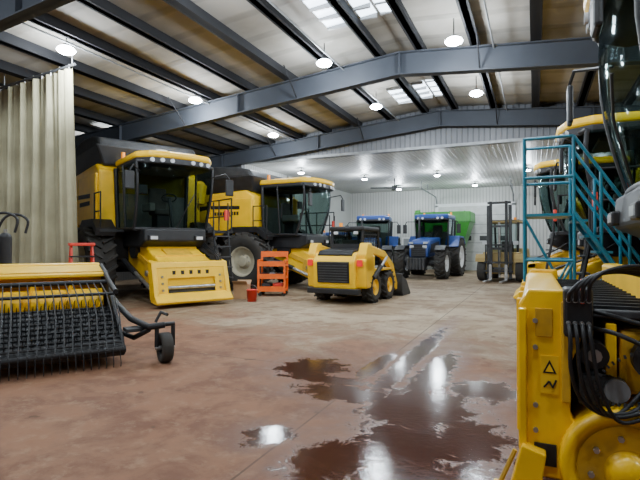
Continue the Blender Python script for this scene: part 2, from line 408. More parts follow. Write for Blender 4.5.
# ------------------------------------------------------------------ combine
def cab(B_, x0, x1, hw, z0, z1, lean=.35, bulge=.3, seat=True, flare=.06, pr=.04):
    b = B_
    def fx(y, t): return x1 + lean*math.sin(t*pi*.62) - bulge*(abs(y)/hw)**2.2
    rows, cols = 7, 9
    g = []
    for j in range(rows):
        t = j/(rows-1); r = []
        for i in range(cols):
            y = (-1+2*i/(cols-1))*(hw+flare*t); r.append((fx(y/(1+flare*t/hw), t), y, z0+(z1-z0)*t))
        g.append(r)
    b.loft_quad(g, GLS)
    for sd, col in ((-1, 0), (1, -1)):
        edge = [row[col] for row in g]
        b.loft_quad([[(x0, e[1], e[2]), e] for e in edge], GLS, False)
        b.tube(edge, pr, BLK, 8)
        b.tube([(x0, edge[0][1], z0), (x0-.03, edge[-1][1], z1)], .06, BLK, 8)
        xm = x0+(x1-x0)*.42
        b.tube([(xm, edge[0][1]*1.01, z0), (xm-.08, edge[-1][1]*1.01, z1)], .03, BLK, 8)
        b.tube([(x0, edge[0][1], z0+.02), edge[0]], .045, BLK, 8)
        b.cyl((xm+.08, edge[3][1]*1.03, z0+.6), (xm+.08, edge[3][1]*1.03, z0+1.1), .015, BLK, 6)
    b.tube(g[0], .05, BLK, 8); b.tube(g[-1], .05, BLK, 8)
    b.tube([(g[0][4][0]+.03, .02, z0+.05), (g[2][5][0]+.05, .22*hw, z0+(z1-z0)*.35), (g[3][6][0]+.05, .42*hw, z0+(z1-z0)*.55)], .014, BLK, 6)
    b.bb((x0-.06, -hw, z0-.05), (x1-.25, hw, z0), DGR)
    b.bb((x0-.06, -hw*.98, z0), (x0-.02, hw*.98, z0+(z1-z0)*.6), INT)
    b.raw([(x0-.03, -hw, z0+(z1-z0)*.6), (x0-.03, hw, z0+(z1-z0)*.6), (x0-.03, hw, z1), (x0-.03, -hw, z1)], [(0, 1, 2, 3)], GLS)
    if seat:
        cx = x0+(x1-x0)*.35
        b.bb((cx-.25, -.26, z0+.42), (cx+.27, .26, z0+.58), SEAT, .05); b.bb((cx-.33, -.25, z0+.5), (cx-.18, .25, z0+1.2), SEAT, .05)
        b.bb((cx-.2, -.18, z0), (cx+.2, .18, z0+.42), BLK, .02)
        b.bb((cx-.1, -.5, z0+.5), (cx+.5, -.34, z0+.72), INT, .03)
        b.cyl((cx+.85, 0, z0), (cx+.62, 0, z0+.85), .05, BLK, 8)
        ring = [Vector((cx+.6+.06*math.cos(a), .2*math.sin(a), z0+.86+.17*math.cos(a)*.6)) for a in [2*pi*i/14 for i in range(15)]]
        b.tube(ring, .018, BLK, 6, False)
        b.bb((x1-.3, -hw+.08, z0+.9), (x1-.22, -hw+.32, z0+1.15), BLK, .02)
        b.bb((x0+.1, -.6, z1-.12), (x1-.2, .6, z1-.03), INT, .03)
    return g

def combine(loc, ang, sc, feeder=3.0, tail=4.8, wrim=YEL, rear=-3.6, low=True, bt=0.0, lean=.35, bulge=.3, attached=False):
    b = B("combine_harvester")
    b.prism([(-tail+.4, 1.2), (-tail+.2, 1.9), (.3, 1.9), (.3, 1.35), (-.4, 1.05), (rear+.4, .95)], 'y', -1.05, 1.05, BLK)
    b.prism([(-tail, 1.9), (-tail-.15, 2.6), (-tail+.3, 3.2+bt), (-3.2, 3.35+bt), (-.1, 3.5+bt), (.22, 3.3+bt), (.25, 1.9)], 'y', -1.46, 1.46, YEL, .06)
    for sd in (-1, 1):
        y0, y1 = sd*1.46, sd*1.54
        b.prism([(-.15, 1.75), (.2, 2.05), (.2, 3.2+bt), (-1.6, 3.2+bt), (-1.6, 2.1), (-1.1, 2.05)], 'y', y0, y1, YEL, .03)
        b.prism([(-1.64, 2.1), (-1.64, 3.2+bt), (-3.3, 3.1+bt), (-3.5, 1.6), (-2.6, 1.35), (-2.0, 1.7)], 'y', y0, y1, YEL, .03)
        b.prism([(-3.35, 3.05), (-tail+.35, 2.9), (-tail+.05, 2.3), (-tail+.3, 1.5), (-3.54, 1.6)], 'y', y0, y1, YEL, .03)
        b.prism([(-.3, 2.82), (-.3, 2.94), (-1.55, 2.98), (-1.55, 2.86)], 'y', y1, y1+sd*.012, BLK)
        for q in range(9): b.bb((-.42-.12*q, y1, 2.62), (-.34-.12*q, y1+sd*.012, 2.74), BLK)
        b.prism([(-1.7, 2.86), (-1.7, 2.98), (-3.2, 2.9), (-3.2, 2.55)], 'y', y1, y1+sd*.012, BLK)
        for k in range(5): b.bb((-3.2, y1, 1.9+k*.1), (-2.5, y1+sd*.015, 1.95+k*.1), BLK)
        b.wheel((0, sd*1.52, 1.0), 1.0, .72, .50, wrim, 22, .06, 40, sd)
        b.wheel((rear, sd*1.17, .68), .68, .44, .52, wrim, 18, .045, 30, sd)
        b.prism([(-.5, 2.0), (-.9, 1.7), (-.95, 1.9), (-.5, 2.2), (.5, 2.2), (.9, 1.95), (.85, 1.75), (.5, 2.0)], 'y', sd*1.2, sd*1.7, BLK)
        b.tube([(2.0, sd*.95, 3.35), (2.35, sd*1.25, 3.45), (2.4, sd*1.35, 3.3)], .02, BLK, 6)
        b.bb((2.36, sd*1.35-.12, 2.85), (2.42, sd*1.35+.12, 3.3), BLK, .03)
        b.bb((1.96, sd*.62-.13, 1.62), (2.08, sd*.62+.13, 1.76), BLK, .02); b.bb((2.08, sd*.62-.09, 1.65), (2.09, sd*.62+.09, 1.73), LMP)
    b.cyl((0, -1.3, 1.0), (0, 1.3, 1.0), .16, BLK, 12); b.cyl((rear, -1.1, .68), (rear, 1.1, .68), .1, BLK, 12); b.bb((rear-.12, -.4, .7), (rear+.12, .4, 1.5), BLK)
    b.hexa([(-2.9, -1.3, 3.35+bt), (.1, -1.3, 3.45+bt), (.1, 1.3, 3.45+bt), (-2.9, 1.3, 3.35+bt), (-3.1, -1.55, 3.95+bt), (.25, -1.55, 4.0+bt), (.25, 1.55, 4.0+bt), (-3.1, 1.55, 3.95+bt)], BLK, .05)
    b.prism([(-3.0, 3.9+bt), (-2.9, 4.15+bt), (-2.4, 4.34+bt), (-1.5, 4.42+bt), (-.6, 4.36+bt), (.05, 4.22+bt), (.2, 3.95+bt)], 'y', -1.45, 1.45, DGR, .1, 3)
    b.bb((.25, .95, 1.85), (1.9, 1.75, 1.92), BLK)
    b.bb((.25, -1.6, 1.85), (.9, -.95, 1.92), BLK)
    for z in (2.35, 2.85): b.tube([(.35, 1.72, z), (1.85, 1.72, z)], .022, BLK, 6)
    for x in (.35, 1.1, 1.85): b.cyl((x, 1.72, 1.9), (x, 1.72, 2.86), .022, BLK, 6)
    b.tube([(.3, -1.58, 1.9), (.3, -1.58, 2.9), (.85, -1.58, 2.9), (.85, -1.58, 1.9)], .022, BLK, 6)
    b.tube([(.3, -1.58, 2.4), (.85, -1.58, 2.4)], .018, BLK, 6)
    for yy in (1.1, 1.55): b.tube([(1.95, yy, 1.9), (1.95, yy, 2.7)], .022, BLK, 6)
    if not attached:
        for yy in (1.1, 1.55): b.tube([(1.95, yy, 1.9), (2.2, yy, .55)], .03, BLK, 6)
        for k in range(5):
            t = k/4; b.box((1.99+.2*t, 1.32, 1.75-1.15*t), (.2, .46, .03), DGR)
    b.bb((1.88, 1.45, 2.2), (1.96, 1.6, 2.5), RED, .02)
    b.prism([(.25, 1.45), (.25, 1.92), (2.0, 1.92), (2.02, 1.6), (1.7, 1.45)], 'y', -.85, .85, BLK, .04)
    cab(b, .35, 1.95, .98, 1.92, 3.62, lean, bulge)
    rr = lean-.35
    b.prism([(.1, -1.0), (.1, 1.0), (1.9, 1.06), (2.3+rr, .8), (2.42+rr, .35), (2.42+rr, -.35), (2.3+rr, -.8), (1.9, -1.06)], 'z', 3.70, 3.88, YEL, .07, 3)
    b.prism([(.2, -.98), (.2, .98), (1.9, 1.03), (2.27+rr, .78), (2.38+rr, .35), (2.38+rr, -.35), (2.27+rr, -.78), (1.9, -1.03)], 'z', 3.56, 3.72, BLK, .02)
    b.box((1.2, 0, 3.91), (1.3, 1.3, .08), YEL, .03)
    for y in (-.75, -.52, -.28, .28, .52, .75):
        xx = (2.40 if abs(y) < .4 else (2.36 if abs(y) < .6 else 2.28))+rr
        b.cyl((xx-.04, y, 3.64), (xx+.015, y, 3.64), .055, LMP, 12)
    for y in (-.9, .9): b.cyl((.5, y, 3.88), (.5, y, 4.06), .05, AMB, 10)
    b.cyl((1.7, -.3, 3.92), (1.7, -.3, 4.0), .16, WHT, 14)
    b.bb((.1, -1.3, 1.1), (.35, 1.3, 1.9), BLK)
    fe = feeder
    zt = .98 if low else 1.2
    zb = .28 if low else .45
    xm = .95
    b.prism([(.35, 1.05), (.35, 1.72), (xm, 1.72), (fe-.1, zt), (fe-.1, zb), (fe-.4, zb-.02)], 'y', -.70, .70, YEL, .03)
    for sd in (-1, 1):
        b.prism([(xm, 1.28), (xm, 1.42), (fe-.15, zt-.2), (fe-.15, zt-.34)], 'y', sd*.70, sd*.75, YELD)
        b.cyl((1.0, sd*.9, .95), (fe-.4, sd*.88, .42), .05, STL, 10); b.cyl((.6, sd*.9, 1.08), (1.5, sd*.9, .78), .075, BLK, 10)
        b.cyl((fe-.75, sd*.70, .80), (fe-.75, sd*.86, .80), .22, YELD, 20); b.cyl((fe-.75, sd*.86, .80), (fe-.75, sd*.9, .80), .07, STL, 10)
        b.cyl((xm+.1, sd*.70, 1.4), (xm+.1, sd*.82, 1.4), .26, BLK, 20)
    ss = (1.72-zt)/(fe-.1-xm); an = math.atan(ss)
    for k in range(3):
        x = xm+.25+k*(fe-1.4)/3; z = 1.72-(x-xm)*ss
        b.box((x, 0, z+.01), (.06, 1.36, .05), YEL, .01, Matrix.Rotation(an, 4, 'Y'))
    x = (xm+fe)/2+.1; b.box((x, 0, 1.72-(x-xm)*ss+.02), (.45, .7, .04), YELD, .01, Matrix.Rotation(an, 4, 'Y'))
    for sd in (-1, 1):
        b.prism([(fe-.35, zt+.16), (fe-.12, zt+.10), (fe+.12, .25), (fe-.02, .14), (fe-.2, .2), (fe-.3, zt-.1)], 'y', sd*.88, sd*1.0, YEL, .02)
    b.hexa([(fe-.32, -1.0, zt-.02), (fe-.08, -1.0, zt-.04), (fe-.08, 1.0, zt-.04), (fe-.32, 1.0, zt-.02), (fe-.35, -1.0, zt+.13), (fe-.12, -1.0, zt+.11), (fe-.12, 1.0, zt+.11), (fe-.35, 1.0, zt+.13)], YEL, .02)
    for sd in (-1, 1):
        b.hexa([(fe-.02, sd*.9, .28), (fe+.02, sd*.9, .28), (fe+.02, sd*.62, .28), (fe-.02, sd*.62, .28), (fe-.14, sd*.9, zt), (fe-.10, sd*.9, zt), (fe-.10, sd*.62, zt), (fe-.14, sd*.62, zt)], YEL, .01)
        for k in range(3): b.cyl((fe+.0-.03*k, sd*.76, .42+.16*k), (fe+.03-.03*k, sd*.76, .42+.16*k), .03, STL, 8)
    b.hexa([(fe-.16, -.65, .28), (fe-.08, -.65, .28), (fe-.08, .65, .28), (fe-.16, .65, .28), (fe-.22, -.65, zt), (fe-.16, -.65, zt), (fe-.16, .65, zt), (fe-.22, .65, zt)], DGR)
    b.hexa([(fe-.10, -.65, zt-.28), (fe-.05, -.65, zt-.28), (fe-.05, .65, zt-.28), (fe-.10, .65, zt-.28), (fe-.14, -.65, zt), (fe-.10, -.65, zt), (fe-.10, .65, zt), (fe-.14, .65, zt)], YEL)
    for k in range(5): b.bb((fe-.10, -.5+k*.22, zt-.2), (fe-.065, -.42+k*.22, zt-.1), BLK)
    b.cyl((fe-.06, -.66, .47), (fe-.06, .66, .47), .045, STL, 10)
    if not attached:
        b.prism([(fe-.15, .14), (fe+.22, .10), (fe+.26, .16), (fe+.06, .34), (fe-.1, .34)], 'y', -1.0, 1.0, YEL, .02)
    for k in range(3):
        y = .78+.06*k
        b.curve([(.6, y, 1.75), (1.2, y+.05, 1.85), (min(1.9, fe-.3), y+.05, 1.45), (fe-.3, y, 1.2), (fe-.3, y, zt)], .02, BLK, 6)
    b.cyl((.1, 1.60, 3.35), (-tail+.1, 1.66, 3.42), .18, YEL, 18); b.cyl((-tail+.1, 1.66, 3.42), (-tail-.2, 1.66, 3.2), .18, BLK, 14)
    b.cyl((.1, 1.5, 2.8), (.1, 1.58, 3.4), .22, YEL, 16)
    b.prism([(-tail+.2, 3.2), (-tail+.4, 3.55), (-3.3, 3.6), (-3.1, 3.3)], 'y', -1.1, 1.1, DGR, .04)
    return b.done(loc, ang, sc)

combine((-11.25, 11.75, 0), math.radians(-26), 1.08, 3.0, 3.9, CRM, -3.0, True, .28)
combine((-9.45, 16.35, 0), math.radians(-2), 1.04, 2.8, 4.4, CRM, -3.5)
GLS = GLS_L
combine((3.14, 5.7, 0), math.radians(180), 1.13, 1.85, 4.8, YEL, -3.6, False, 0, .26, .12, True)
GLS = GLS_D
combine((2.75, 10.2, 0), math.radians(180), .98, 2.8, 4.8)
combine((2.45, 15.6, 0), math.radians(180), 1.02, 2.7, 4.8)

# ------------------------------------------------------------------ near yellow forage header
def forage_header():
    b = B("forage_header")
    DY = mat("decal_amber", (.9, .55, .02), .4)
    for y in (0, 2.9):
        b.prism([(0, .12), (0, 1.22), (.06, 1.32), (.34, 1.32), (.36, 1.0), (.30, .85), (.30, .55), (.42, .3), (.42, .12)], 'y', y, y+.09, YEL, .015)
        b.bb((0.0, y-.05, .3), (.05, y+.09, 1.2), YEL, .01)
        b.bb((.25, y-.04, .62), (.30, y+.09, 1.25), YELD, .01)
        for z in (.42, .58, .95, 1.12): b.cyl((.10, y-.02, z), (.10, y+.01, z), .016, STL, 8)
        b.bb((.09, y-.012, .2), (.22, y, .34), BLK, .003); b.bb((.10, y-.012, 1.02), (.2, y, 1.2), YELD, .003)
    b.prism([(.13,.66),(.235,.66),(.235,.90),(.13,.90)], 'y', -.008, 0, DY)
    b.prism([(.142,.79),(.222,.79),(.182,.875)], 'y', -.011, -.008, BLK); b.prism([(.158,.80),(.206,.80),(.182,.85)], 'y', -.013, -.011, DY)
    b.tube([(.15,-.012,.70),(.18,-.012,.74),(.20,-.012,.70),(.22,-.012,.75)], .006, BLK, 5, False)
    b.bb((.02, .05, 1.05), (.30, 2.95, 1.28), YEL, .03)
    b.bb((.02, .05, .15), (.25, 2.95, .35), YEL, .03)
    b.bb((.05, .08, .35), (.10, 2.92, 1.05), YELD)
    for y in (.6, 1.2, 1.8, 2.4): b.bb((-.03, y-.04, .2), (.05, y+.04, 1.2), YEL, .01)
    b.bb((.30, .05, 1.15), (.98, 2.95, 1.20), DGR, .01)
    for k in range(14): b.bb((.32, .12+k*.2, 1.20), (.96, .15+k*.2, 1.22), BLK)
    b.bb((.80, .0, 1.18), (.98, 2.95, 1.40), YEL, .03)
    b.bb((.30, .5, .15), (.93, 2.9, 1.15), BLK)
    b.bb((.9, -.02, .1), (.98, .5, 1.2), YELD, .02)
    b.lathe([(0.001, -.12), (.09, -.12), (.10, -.08), (.12, -.06), (.29, -.05), (.31, -.09), (.355, -.09), (.37, -.04), (.37, .45)], (.60, 0.0, .26), YEL, 48)
    b.lathe([(.13, -.062), (.27, -.056)], (.60, 0, .26), YELD, 48)
    for i in range(8):
        a = i*pi/4+.2; b.cyl((.60+.2*math.cos(a), -.085, .26+.2*math.sin(a)), (.60+.2*math.cos(a), -.05, .26+.2*math.sin(a)), .018, STL, 6)
    b.bb((.34, .02, .60), (.55, .3, .80), DGR, .03); b.cyl((.43, -.04, .93), (.43, .35, .93), .08, BLK, 18); b.cyl((.43, -.06, .93), (.43, -.03, .93), .04, STL, 10)
    b.bb((.58, .08, .68), (.88, .3, 1.08), YELD, .03)
    b.bb((.50, .06, .55), (.56, .3, 1.12), YEL, .01)
    b.cyl((.76, -.02, .92), (.76, .1, .92), .13, DGR, 20); b.cyl((.76, -.04, .92), (.76, -.01, .92), .09, GAL, 20); b.cyl((.76, -.07, .92), (.76, -.01, .92), .03, STL, 10)
    b.cyl((.55, -.02, .72), (.55, .1, .72), .07, GAL, 16)
    for i in range(40):
        t = i/40*2*pi
        b.box((.655+.22*math.cos(t), -.045, .82+.15*math.sin(t)+.35*.22*math.cos(t)), (.02, .014, .013), DGR, 0, Matrix.Rotation(-t, 4, 'Y'))
    b.bb((.26, -.10, 1.04), (.42, .1, 1.34), BLK, .02)
    for k in range(4):
        for z in (1.27, 1.13):
            b.cyl((.285+.036*k, -.14, z), (.285+.036*k, -.10, z), .014, STL, 8)
    rnd = random.Random(3)
    for k in range(4):
        x = .285+.036*k; q = rnd.uniform(-.03, .03)
        b.curve([(x, -.14, 1.27), (x+.01, -.19, 1.33+.02*k), (x+.12, -.16, 1.42+.015*k), (x+.32, -.02+q, 1.44+.01*k), (x+.6, .2, 1.34)], .012, BLK, 8)
    for k in range(4):
        x = .285+.036*k
        b.curve([(x, -.14, 1.13), (x+.005, -.19, 1.05), (x+.01+.015*k, -.18, .85-.03*k), (x+.08+.03*k, -.12, .66-.03*k), (x+.25+.05*k, -.08, .60+.03*k), (x+.45, .05, .78)], .012, BLK, 8)
    b.curve([(.42, -.05, 1.1), (.55, -.14, 1.08), (.72, -.15, .98), (.88, -.1, .72), (.8, -.05, .58)], .014, BLK, 8)
    b.curve([(.42, -.0, 1.2), (.6, -.08, 1.16), (.85, -.1, 1.08), (1.0, -.05, .9)], .014, BLK, 8)
    b.bb((.35, -.12, 1.25), (.37, -.10, 1.40), RED, .005)
    b.prism([(-.06, .03), (.12, .03), (.16, .30), (.02, .34)], 'y', -.10, .02, YEL, .01)
    b.bb((-.16, -.16, 0), (.16, .06, .035), YEL, .01)
    b.tube([(-.13, -.1, .035), (-.02, -.08, .3)], .015, YELD, 6)
    b.bb((.4, 2.7, 0), (.7, 2.95, .3), YELD, .02); b.bb((.5, .2, 0), (.8, .45, .1), YELD, .02)
    return b.done((-.10, 3.4, 0), 0, 1)
forage_header()

# ------------------------------------------------------------------ pickup header (left)
def pickup_header():
    b = B("pickup_header")
    H = 2.25
    b.bb((-2.0, -H, .35), (-1.9, H-.45, 1.2), YEL, .02)
    b.bb((-2.08, -H, 1.15), (-1.82, H-.45, 1.32), YEL, .04); b.bb((-2.08, -H, .3), (-1.85, H-.45, .46), YEL, .03)
    pan = []
    for k in range(9):
        a = pi*.5 + pi*.5*k/8*1.7
        pan.append((-1.42+.48*math.cos(a), .78+.42*math.sin(a)))
    b.loft_quad([[(p[0], -H, p[1]) for p in pan], [(p[0], H-.45, p[1]) for p in pan]], YEL)
    for y in [-H+.5*i for i in range(9)]:
        if y < H-.5: b.prism([(-2.05, .4), (-2.05, 1.15), (-2.16, .9), (-2.16, .5)], 'y', y, y+.04, YELD)
    b.hexa([(-1.95, -H, 1.27), (-1.35, -H, 1.12), (-1.35, H-.45, 1.12), (-1.95, H-.45, 1.27), (-1.95, -H, 1.32), (-1.35, -H, 1.17), (-1.35, H-.45, 1.17), (-1.95, H-.45, 1.32)], YEL, .01)
    b.cyl((-1.35, -H, .75), (-1.35, H-.5, .75), .19, YEL, 20)
    n = 220; vs = []; fs = []
    for i in range(n+1):
        t = i/n; y = -H + t*(2*H-.55); a = t*2*pi*8
        vs += [(-1.35+.18*math.cos(a), y, .75+.18*math.sin(a)), (-1.35+.33*math.cos(a), y, .75+.33*math.sin(a))]
        if i: fs.append((2*i-2, 2*i-1, 2*i+1, 2*i))
    b.raw(vs, fs, YEL, True)
    for y0 in (-H, H-.45):
        b.prism([(-2.0, .2), (-2.0, 1.3), (-1.4, 1.2), (-.9, .85), (-.1, .38), (.0, .15), (-.4, .12)], 'y', y0, y0+.05, BLK, .01)
    b.prism([(-1.05, .58), (-1.0, .66), (-.08, .32), (.0, .2), (-.08, .12), (-1.0, .5)], 'y', -H+.05, H-.4, DGR)
    for k in range(9):
        t = k/8; x = -1.0+.98*t; z = .67-.35*t
        b.cyl((x, -H+.06, z), (x, H-.42, z), .018, BLK, 6)
        for i in range(44):
            y = -H+.1+i*.094+(0.045 if k % 2 else 0)
            if y > H-.45: continue
            b.cyl((x, y, z), (x+.05, y, z+.1), .006, BLK, 4, None, False)
            b.cyl((x+.05, y, z+.1), (x+.14, y, z+.15), .006, BLK, 4, .004, False)
    for i in range(48):
        y = -H+.06+i*.088
        if y > H-.4: continue
        b.tube([(-.02, y, .25), (.08, y, .2), (.14, y, .08), (.13, y, .02)], .006, BLK, 4, False)
    b.cyl((0, -H, .22), (0, H-.4, .22), .05, BLK, 10)
    b.cyl((-1.1, -H, 1.05), (-1.1, H-.4, 1.05), .035, BLK, 10)
    b.cyl((-.55, -H, .92), (-.55, H-.4, .92), .022, BLK, 8)
    for i in range(44):
        y = -H+.05+i*.095
        if y > H-.42: continue
        b.tube([(-1.1, y, 1.05), (-.55, y, .93), (-.1, y, .68), (.30, y-.03, .30)], .009, BLK, 5, False)
    for y in (-H+.02, 0, H-.44):
        b.tube([(-1.8, y, 1.28), (-1.1, y, 1.08), (-.5, y, .95)], .035, BLK, 8)
    b.tube([(-1.7, H-.38, .9), (-1.0, H-.34, .72), (-.4, H-.25, .56), (.10, H-.12, .50), (.16, H+.08, .52)], .045, BLK, 10)
    b.tube([(-.9, H-.4, .35), (-.2, H-.25, .32), (.1, H-.12, .46)], .035, BLK, 8)
    b.bb((-.3, H-.38, .42), (-.05, H-.10, .47), DGR, .01)
    b.tube([(.12, H-.02, .52), (.12, H-.02, .22)], .03, BLK, 8); b.tube([(.12, H+.20, .5), (.12, H+.20, .22)], .03, BLK, 8); b.tube([(.12, H-.04, .52), (.12, H+.22, .52)], .03, BLK, 8)
    b.wheel((.12, H+.09, .205), .205, .15, .5, DGR, 0, .0, 28, 1)
    b.cyl((.12, H-.04, .205), (.12, H+.22, .205), .03, STL, 10)
    b.tube([(.05, H-.02, .55), (.02, H+.06, .68), (.2, H+.10, .66)], .02, BLK, 6)
    b.bb((-1.9, -H+.05, .0), (-1.7, -H+.35, .36), BLK, .01); b.bb((-1.9, H-.8, .0), (-1.7, H-.55, .36), BLK, .01)
    return b.done((-6.03, 3.28, 0), math.radians(-33), 1)
pickup_header()

# ------------------------------------------------------------------ skid steer
def skid():
    b = B("skid_steer_loader")
    for sd in (-1, 1):
        for x in (-.55, .55): b.wheel((x, sd*.72, .42), .42, .30, .5, YEL, 14, .035, 28, sd)
        b.bb((-1.0, sd*.56-.03, .3), (1.0, sd*.56+.03, .75), YEL, .02)
        b.prism([(-1.2, .85), (-1.25, 1.3), (-1.1, 1.6), (-.85, 1.6), (-.75, 1.3), (-.7, .85)], 'y', sd*.62, sd*.86, YEL, .03)
        b.prism([(-1.1, 1.38), (-1.1, 1.6), (.3, 1.38), (1.0, 1.0), (1.35, .42), (1.35, .22), (1.2, .22), (.85, .85), (.2, 1.2)], 'y', sd*.66, sd*.80, YEL, .02)
        b.cyl((-.5, sd*.88, .8), (.3, sd*.84, 1.2), .04, STL, 10); b.cyl((-.8, sd*.88, .68), (-.2, sd*.86, .96), .06, BLK, 10)
        b.bb((-.75, sd*.62, .84), (.9, sd*.82, .9), YEL, .01)
        b.bb((-1.36, sd*.72-.07, 1.0), (-1.29, sd*.72+.07, 1.16), RLN)
    b.bb((-1.0, -.55, .22), (1.0, .55, .9), BLK, .03)
    b.prism([(-1.38, .38), (-1.42, 1.12), (-1.25, 1.34), (-.5, 1.42), (-.5, .38)], 'y', -.62, .62, YEL, .06)
    b.prism([(-1.22,.42),(-1.32,1.15),(-1.1,1.25),(-.6,1.3),(-.6,.42)], 'y', -.86, .86, YEL, .05)
    b.prism([(-1.405, .56), (-1.45, 1.08), (-1.40, 1.12), (-1.36, .56)], 'y', -.46, .46, BLK)
    for k in range(7): b.box((-1.437-.004*k, 0, .6+k*.068), (.025, .84, .03), DGR, .005)
    b.prism([(-1.30, 1.20), (-1.32, 1.30), (-1.2, 1.40), (-.55, 1.46), (-.55, 1.38), (-1.2, 1.33)], 'y', -.5, .5, BLK)
    b.bb((-1.47, -.75, .28), (-1.3, .75, .42), BLK, .02)
    for sd in (-1, 1):
        b.tube([(-.55, sd*.46, 1.25), (-.52, sd*.46, 1.98), (.55, sd*.46, 2.0), (.75, sd*.46, 1.0), (.8, sd*.46, .5)], .05, BLK, 8)
        for k in range(8): b.cyl((-.47+k*.125, sd*.46, 1.2), (-.47+k*.125, sd*.46, 1.95), .014, BLK, 5)
        for k in range(5): b.cyl((-.52, sd*.46, 1.28+k*.14), (.65, sd*.46, 1.28+k*.14), .012, BLK, 5)
    b.bb((-.62, -.52, 1.94), (.62, .52, 2.06), BLK, .04)
    b.bb((-.57, -.47, 1.3), (-.53, .47, 1.58), BLK)
    b.raw([(-.55, -.45, 1.5), (-.55, .45, 1.5), (-.52, .45, 1.96), (-.52, -.45, 1.96)], [(0, 1, 2, 3)], GLS)
    b.raw([(.76, -.45, 1.0), (.76, .45, 1.0), (.56, .45, 1.96), (.56, -.45, 1.96)], [(0, 1, 2, 3)], GLS)
    b.bb((-.35, -.24, 1.0), (.1, .24, 1.15), SEAT, .04); b.bb((-.42, -.23, 1.1), (-.3, .23, 1.7), SEAT, .04)
    b.box((-.62, .3, 1.88), (.06, .12, .08), LMP, .01); b.box((-.62, -.3, 1.88), (.06, .12, .08), LMP, .01)
    b.cyl((-.3, .3, 2.06), (-.3, .3, 2.17), .05, AMB, 10)
    b.bb((1.3, -.7, .15), (1.42, .7, .6), BLK, .02)
    b.prism([(1.42, .65), (1.45, .65), (1.46, .2), (1.55, .07), (2.25, .03), (2.25, .0), (1.5, .02), (1.41, .15)], 'y', -.92, .92, DGR)
    for sd in (-1, 1): b.prism([(1.42, .64), (1.85, .45), (2.25, .03), (1.5, .01), (1.42, .15)], 'y', sd*.90, sd*.93, DGR)
    b.tube([(1.44, -.92, .66), (1.44, .92, .66)], .03, DGR, 8)
    return b.done((-4.93, 13.6, 0), math.radians(86), 1.05)
skid()

# ------------------------------------------------------------------ tractor
def tractor(loc, ang, sc=1):
    b = B("tractor")
    for sd in (-1, 1):
        b.wheel((-1.1, sd*1.0, .98), .98, .6, .55, WHT, 20, .06, 36, sd)
        b.wheel((1.65, sd*.95, .72), .72, .48, .52, WHT, 18, .05, 32, sd)
        b.prism([(-2.0, 1.6), (-1.6, 2.0), (-.6, 2.03), (-.1, 1.5), (-.2, 1.45), (-.65, 1.93), (-1.55, 1.9), (-1.9, 1.55)], 'y', sd*.62, sd*1.28, BLU, .01)
        b.prism([(1.05, 1.3), (1.35, 1.55), (1.95, 1.55), (2.2, 1.35), (2.15, 1.3), (1.9, 1.48), (1.4, 1.48)], 'y', sd*.72, sd*1.18, BLK)
        b.tube([(-.2, sd*.85, 2.75), (.05, sd*1.25, 2.75), (.05, sd*1.35, 2.6)], .02, BLK, 6); b.bb((.02, sd*1.35-.1, 2.15), (.08, sd*1.35+.1, 2.6), BLK, .02)
        b.bb((2.26, sd*.3-.1, 1.42), (2.32, sd*.3+.1, 1.55), LMP, .02)
        b.bb((2.18, sd*.34-.12, 1.62), (2.26, sd*.34+.08, 1.70), LMP, .01)
        for k in range(3): b.bb((-.15, sd*.75-.18, .5+.3*k), (.2, sd*.75+.18, .54+.3*k), BLK)
    b.cyl((-1.1, -1, .98), (-1.1, 1, .98), .2, BLK, 14); b.cyl((1.65, -.9, .72), (1.65, .9, .72), .13, BLK, 12)
    b.bb((-1.7, -.35, .6), (2.2, .35, 1.2), BLK, .05)
    b.prism([(-.1, 1.15), (-.1, 1.95), (.8, 1.92), (1.8, 1.80), (2.15, 1.65), (2.28, 1.3), (2.25, 1.0), (1.9, .98)], 'y', -.44, .44, BLU, .07, 3)
    b.bb((2.2, -.34, 1.02), (2.31, .34, 1.60), BLK, .03)
    for k in range(5): b.bb((2.3, -.3, 1.08+k*.09), (2.33, .3, 1.10+k*.09), DGR)
    for sd in (-1, 1): b.prism([(.3, 1.25), (.3, 1.75), (1.7, 1.6), (1.9, 1.2)], 'y', sd*.44, sd*.455, BLK)
    b.bb((2.2, -.4, .5), (2.65, .4, .95), BLK, .05)
    for k in range(6): b.bb((2.35, -.42+k*.142, .45), (2.75, -.31+k*.142, .98), DGR, .02)
    cab(b, -1.5, -.02, .78, 1.4, 2.85, .12, .15)
    b.bb((-1.55, -.7, 1.1), (-.05, .7, 1.4), BLK, .04)
    b.prism([(-1.75, -.82), (-1.75, .82), (.05, .86), (.22, .6), (.22, -.6), (.05, -.86)], 'z', 2.86, 3.1, BLU, .07, 3)
    b.prism([(-1.7, -.8), (-1.7, .8), (.05, .83), (.25, .6), (.25, -.6), (.05, -.83)], 'z', 2.8, 2.9, BLK, .02)
    for y in (-.6, -.38, .38, .6): b.cyl((.2, y, 2.9), (.27, y, 2.9), .06, LMP, 10)
    for y in (-.7, .7): b.cyl((-1.2, y, 3.1), (-1.2, y, 3.25), .05, AMB, 10)
    b.cyl((.35, -.52, 1.6), (.35, -.52, 2.9), .05, DGR, 12); b.cyl((.35, -.52, 1.8), (.35, -.52, 2.3), .08, BLK, 12)
    b.tube([(-1.8, -.3, .7), (-2.3, -.3, .5)], .04, BLK, 6); b.tube([(-1.8, .3, .7), (-2.3, .3, .5)], .04, BLK, 6)
    return b.done(loc, ang, sc)
tractor((-4.95, 25.4, 0), math.radians(-94), 1.05)
tractor((-8.1, 25.2, 0), math.radians(-80), 1.05)
tractor((-8.3, 20.7, 0), math.radians(-55), 0.72)

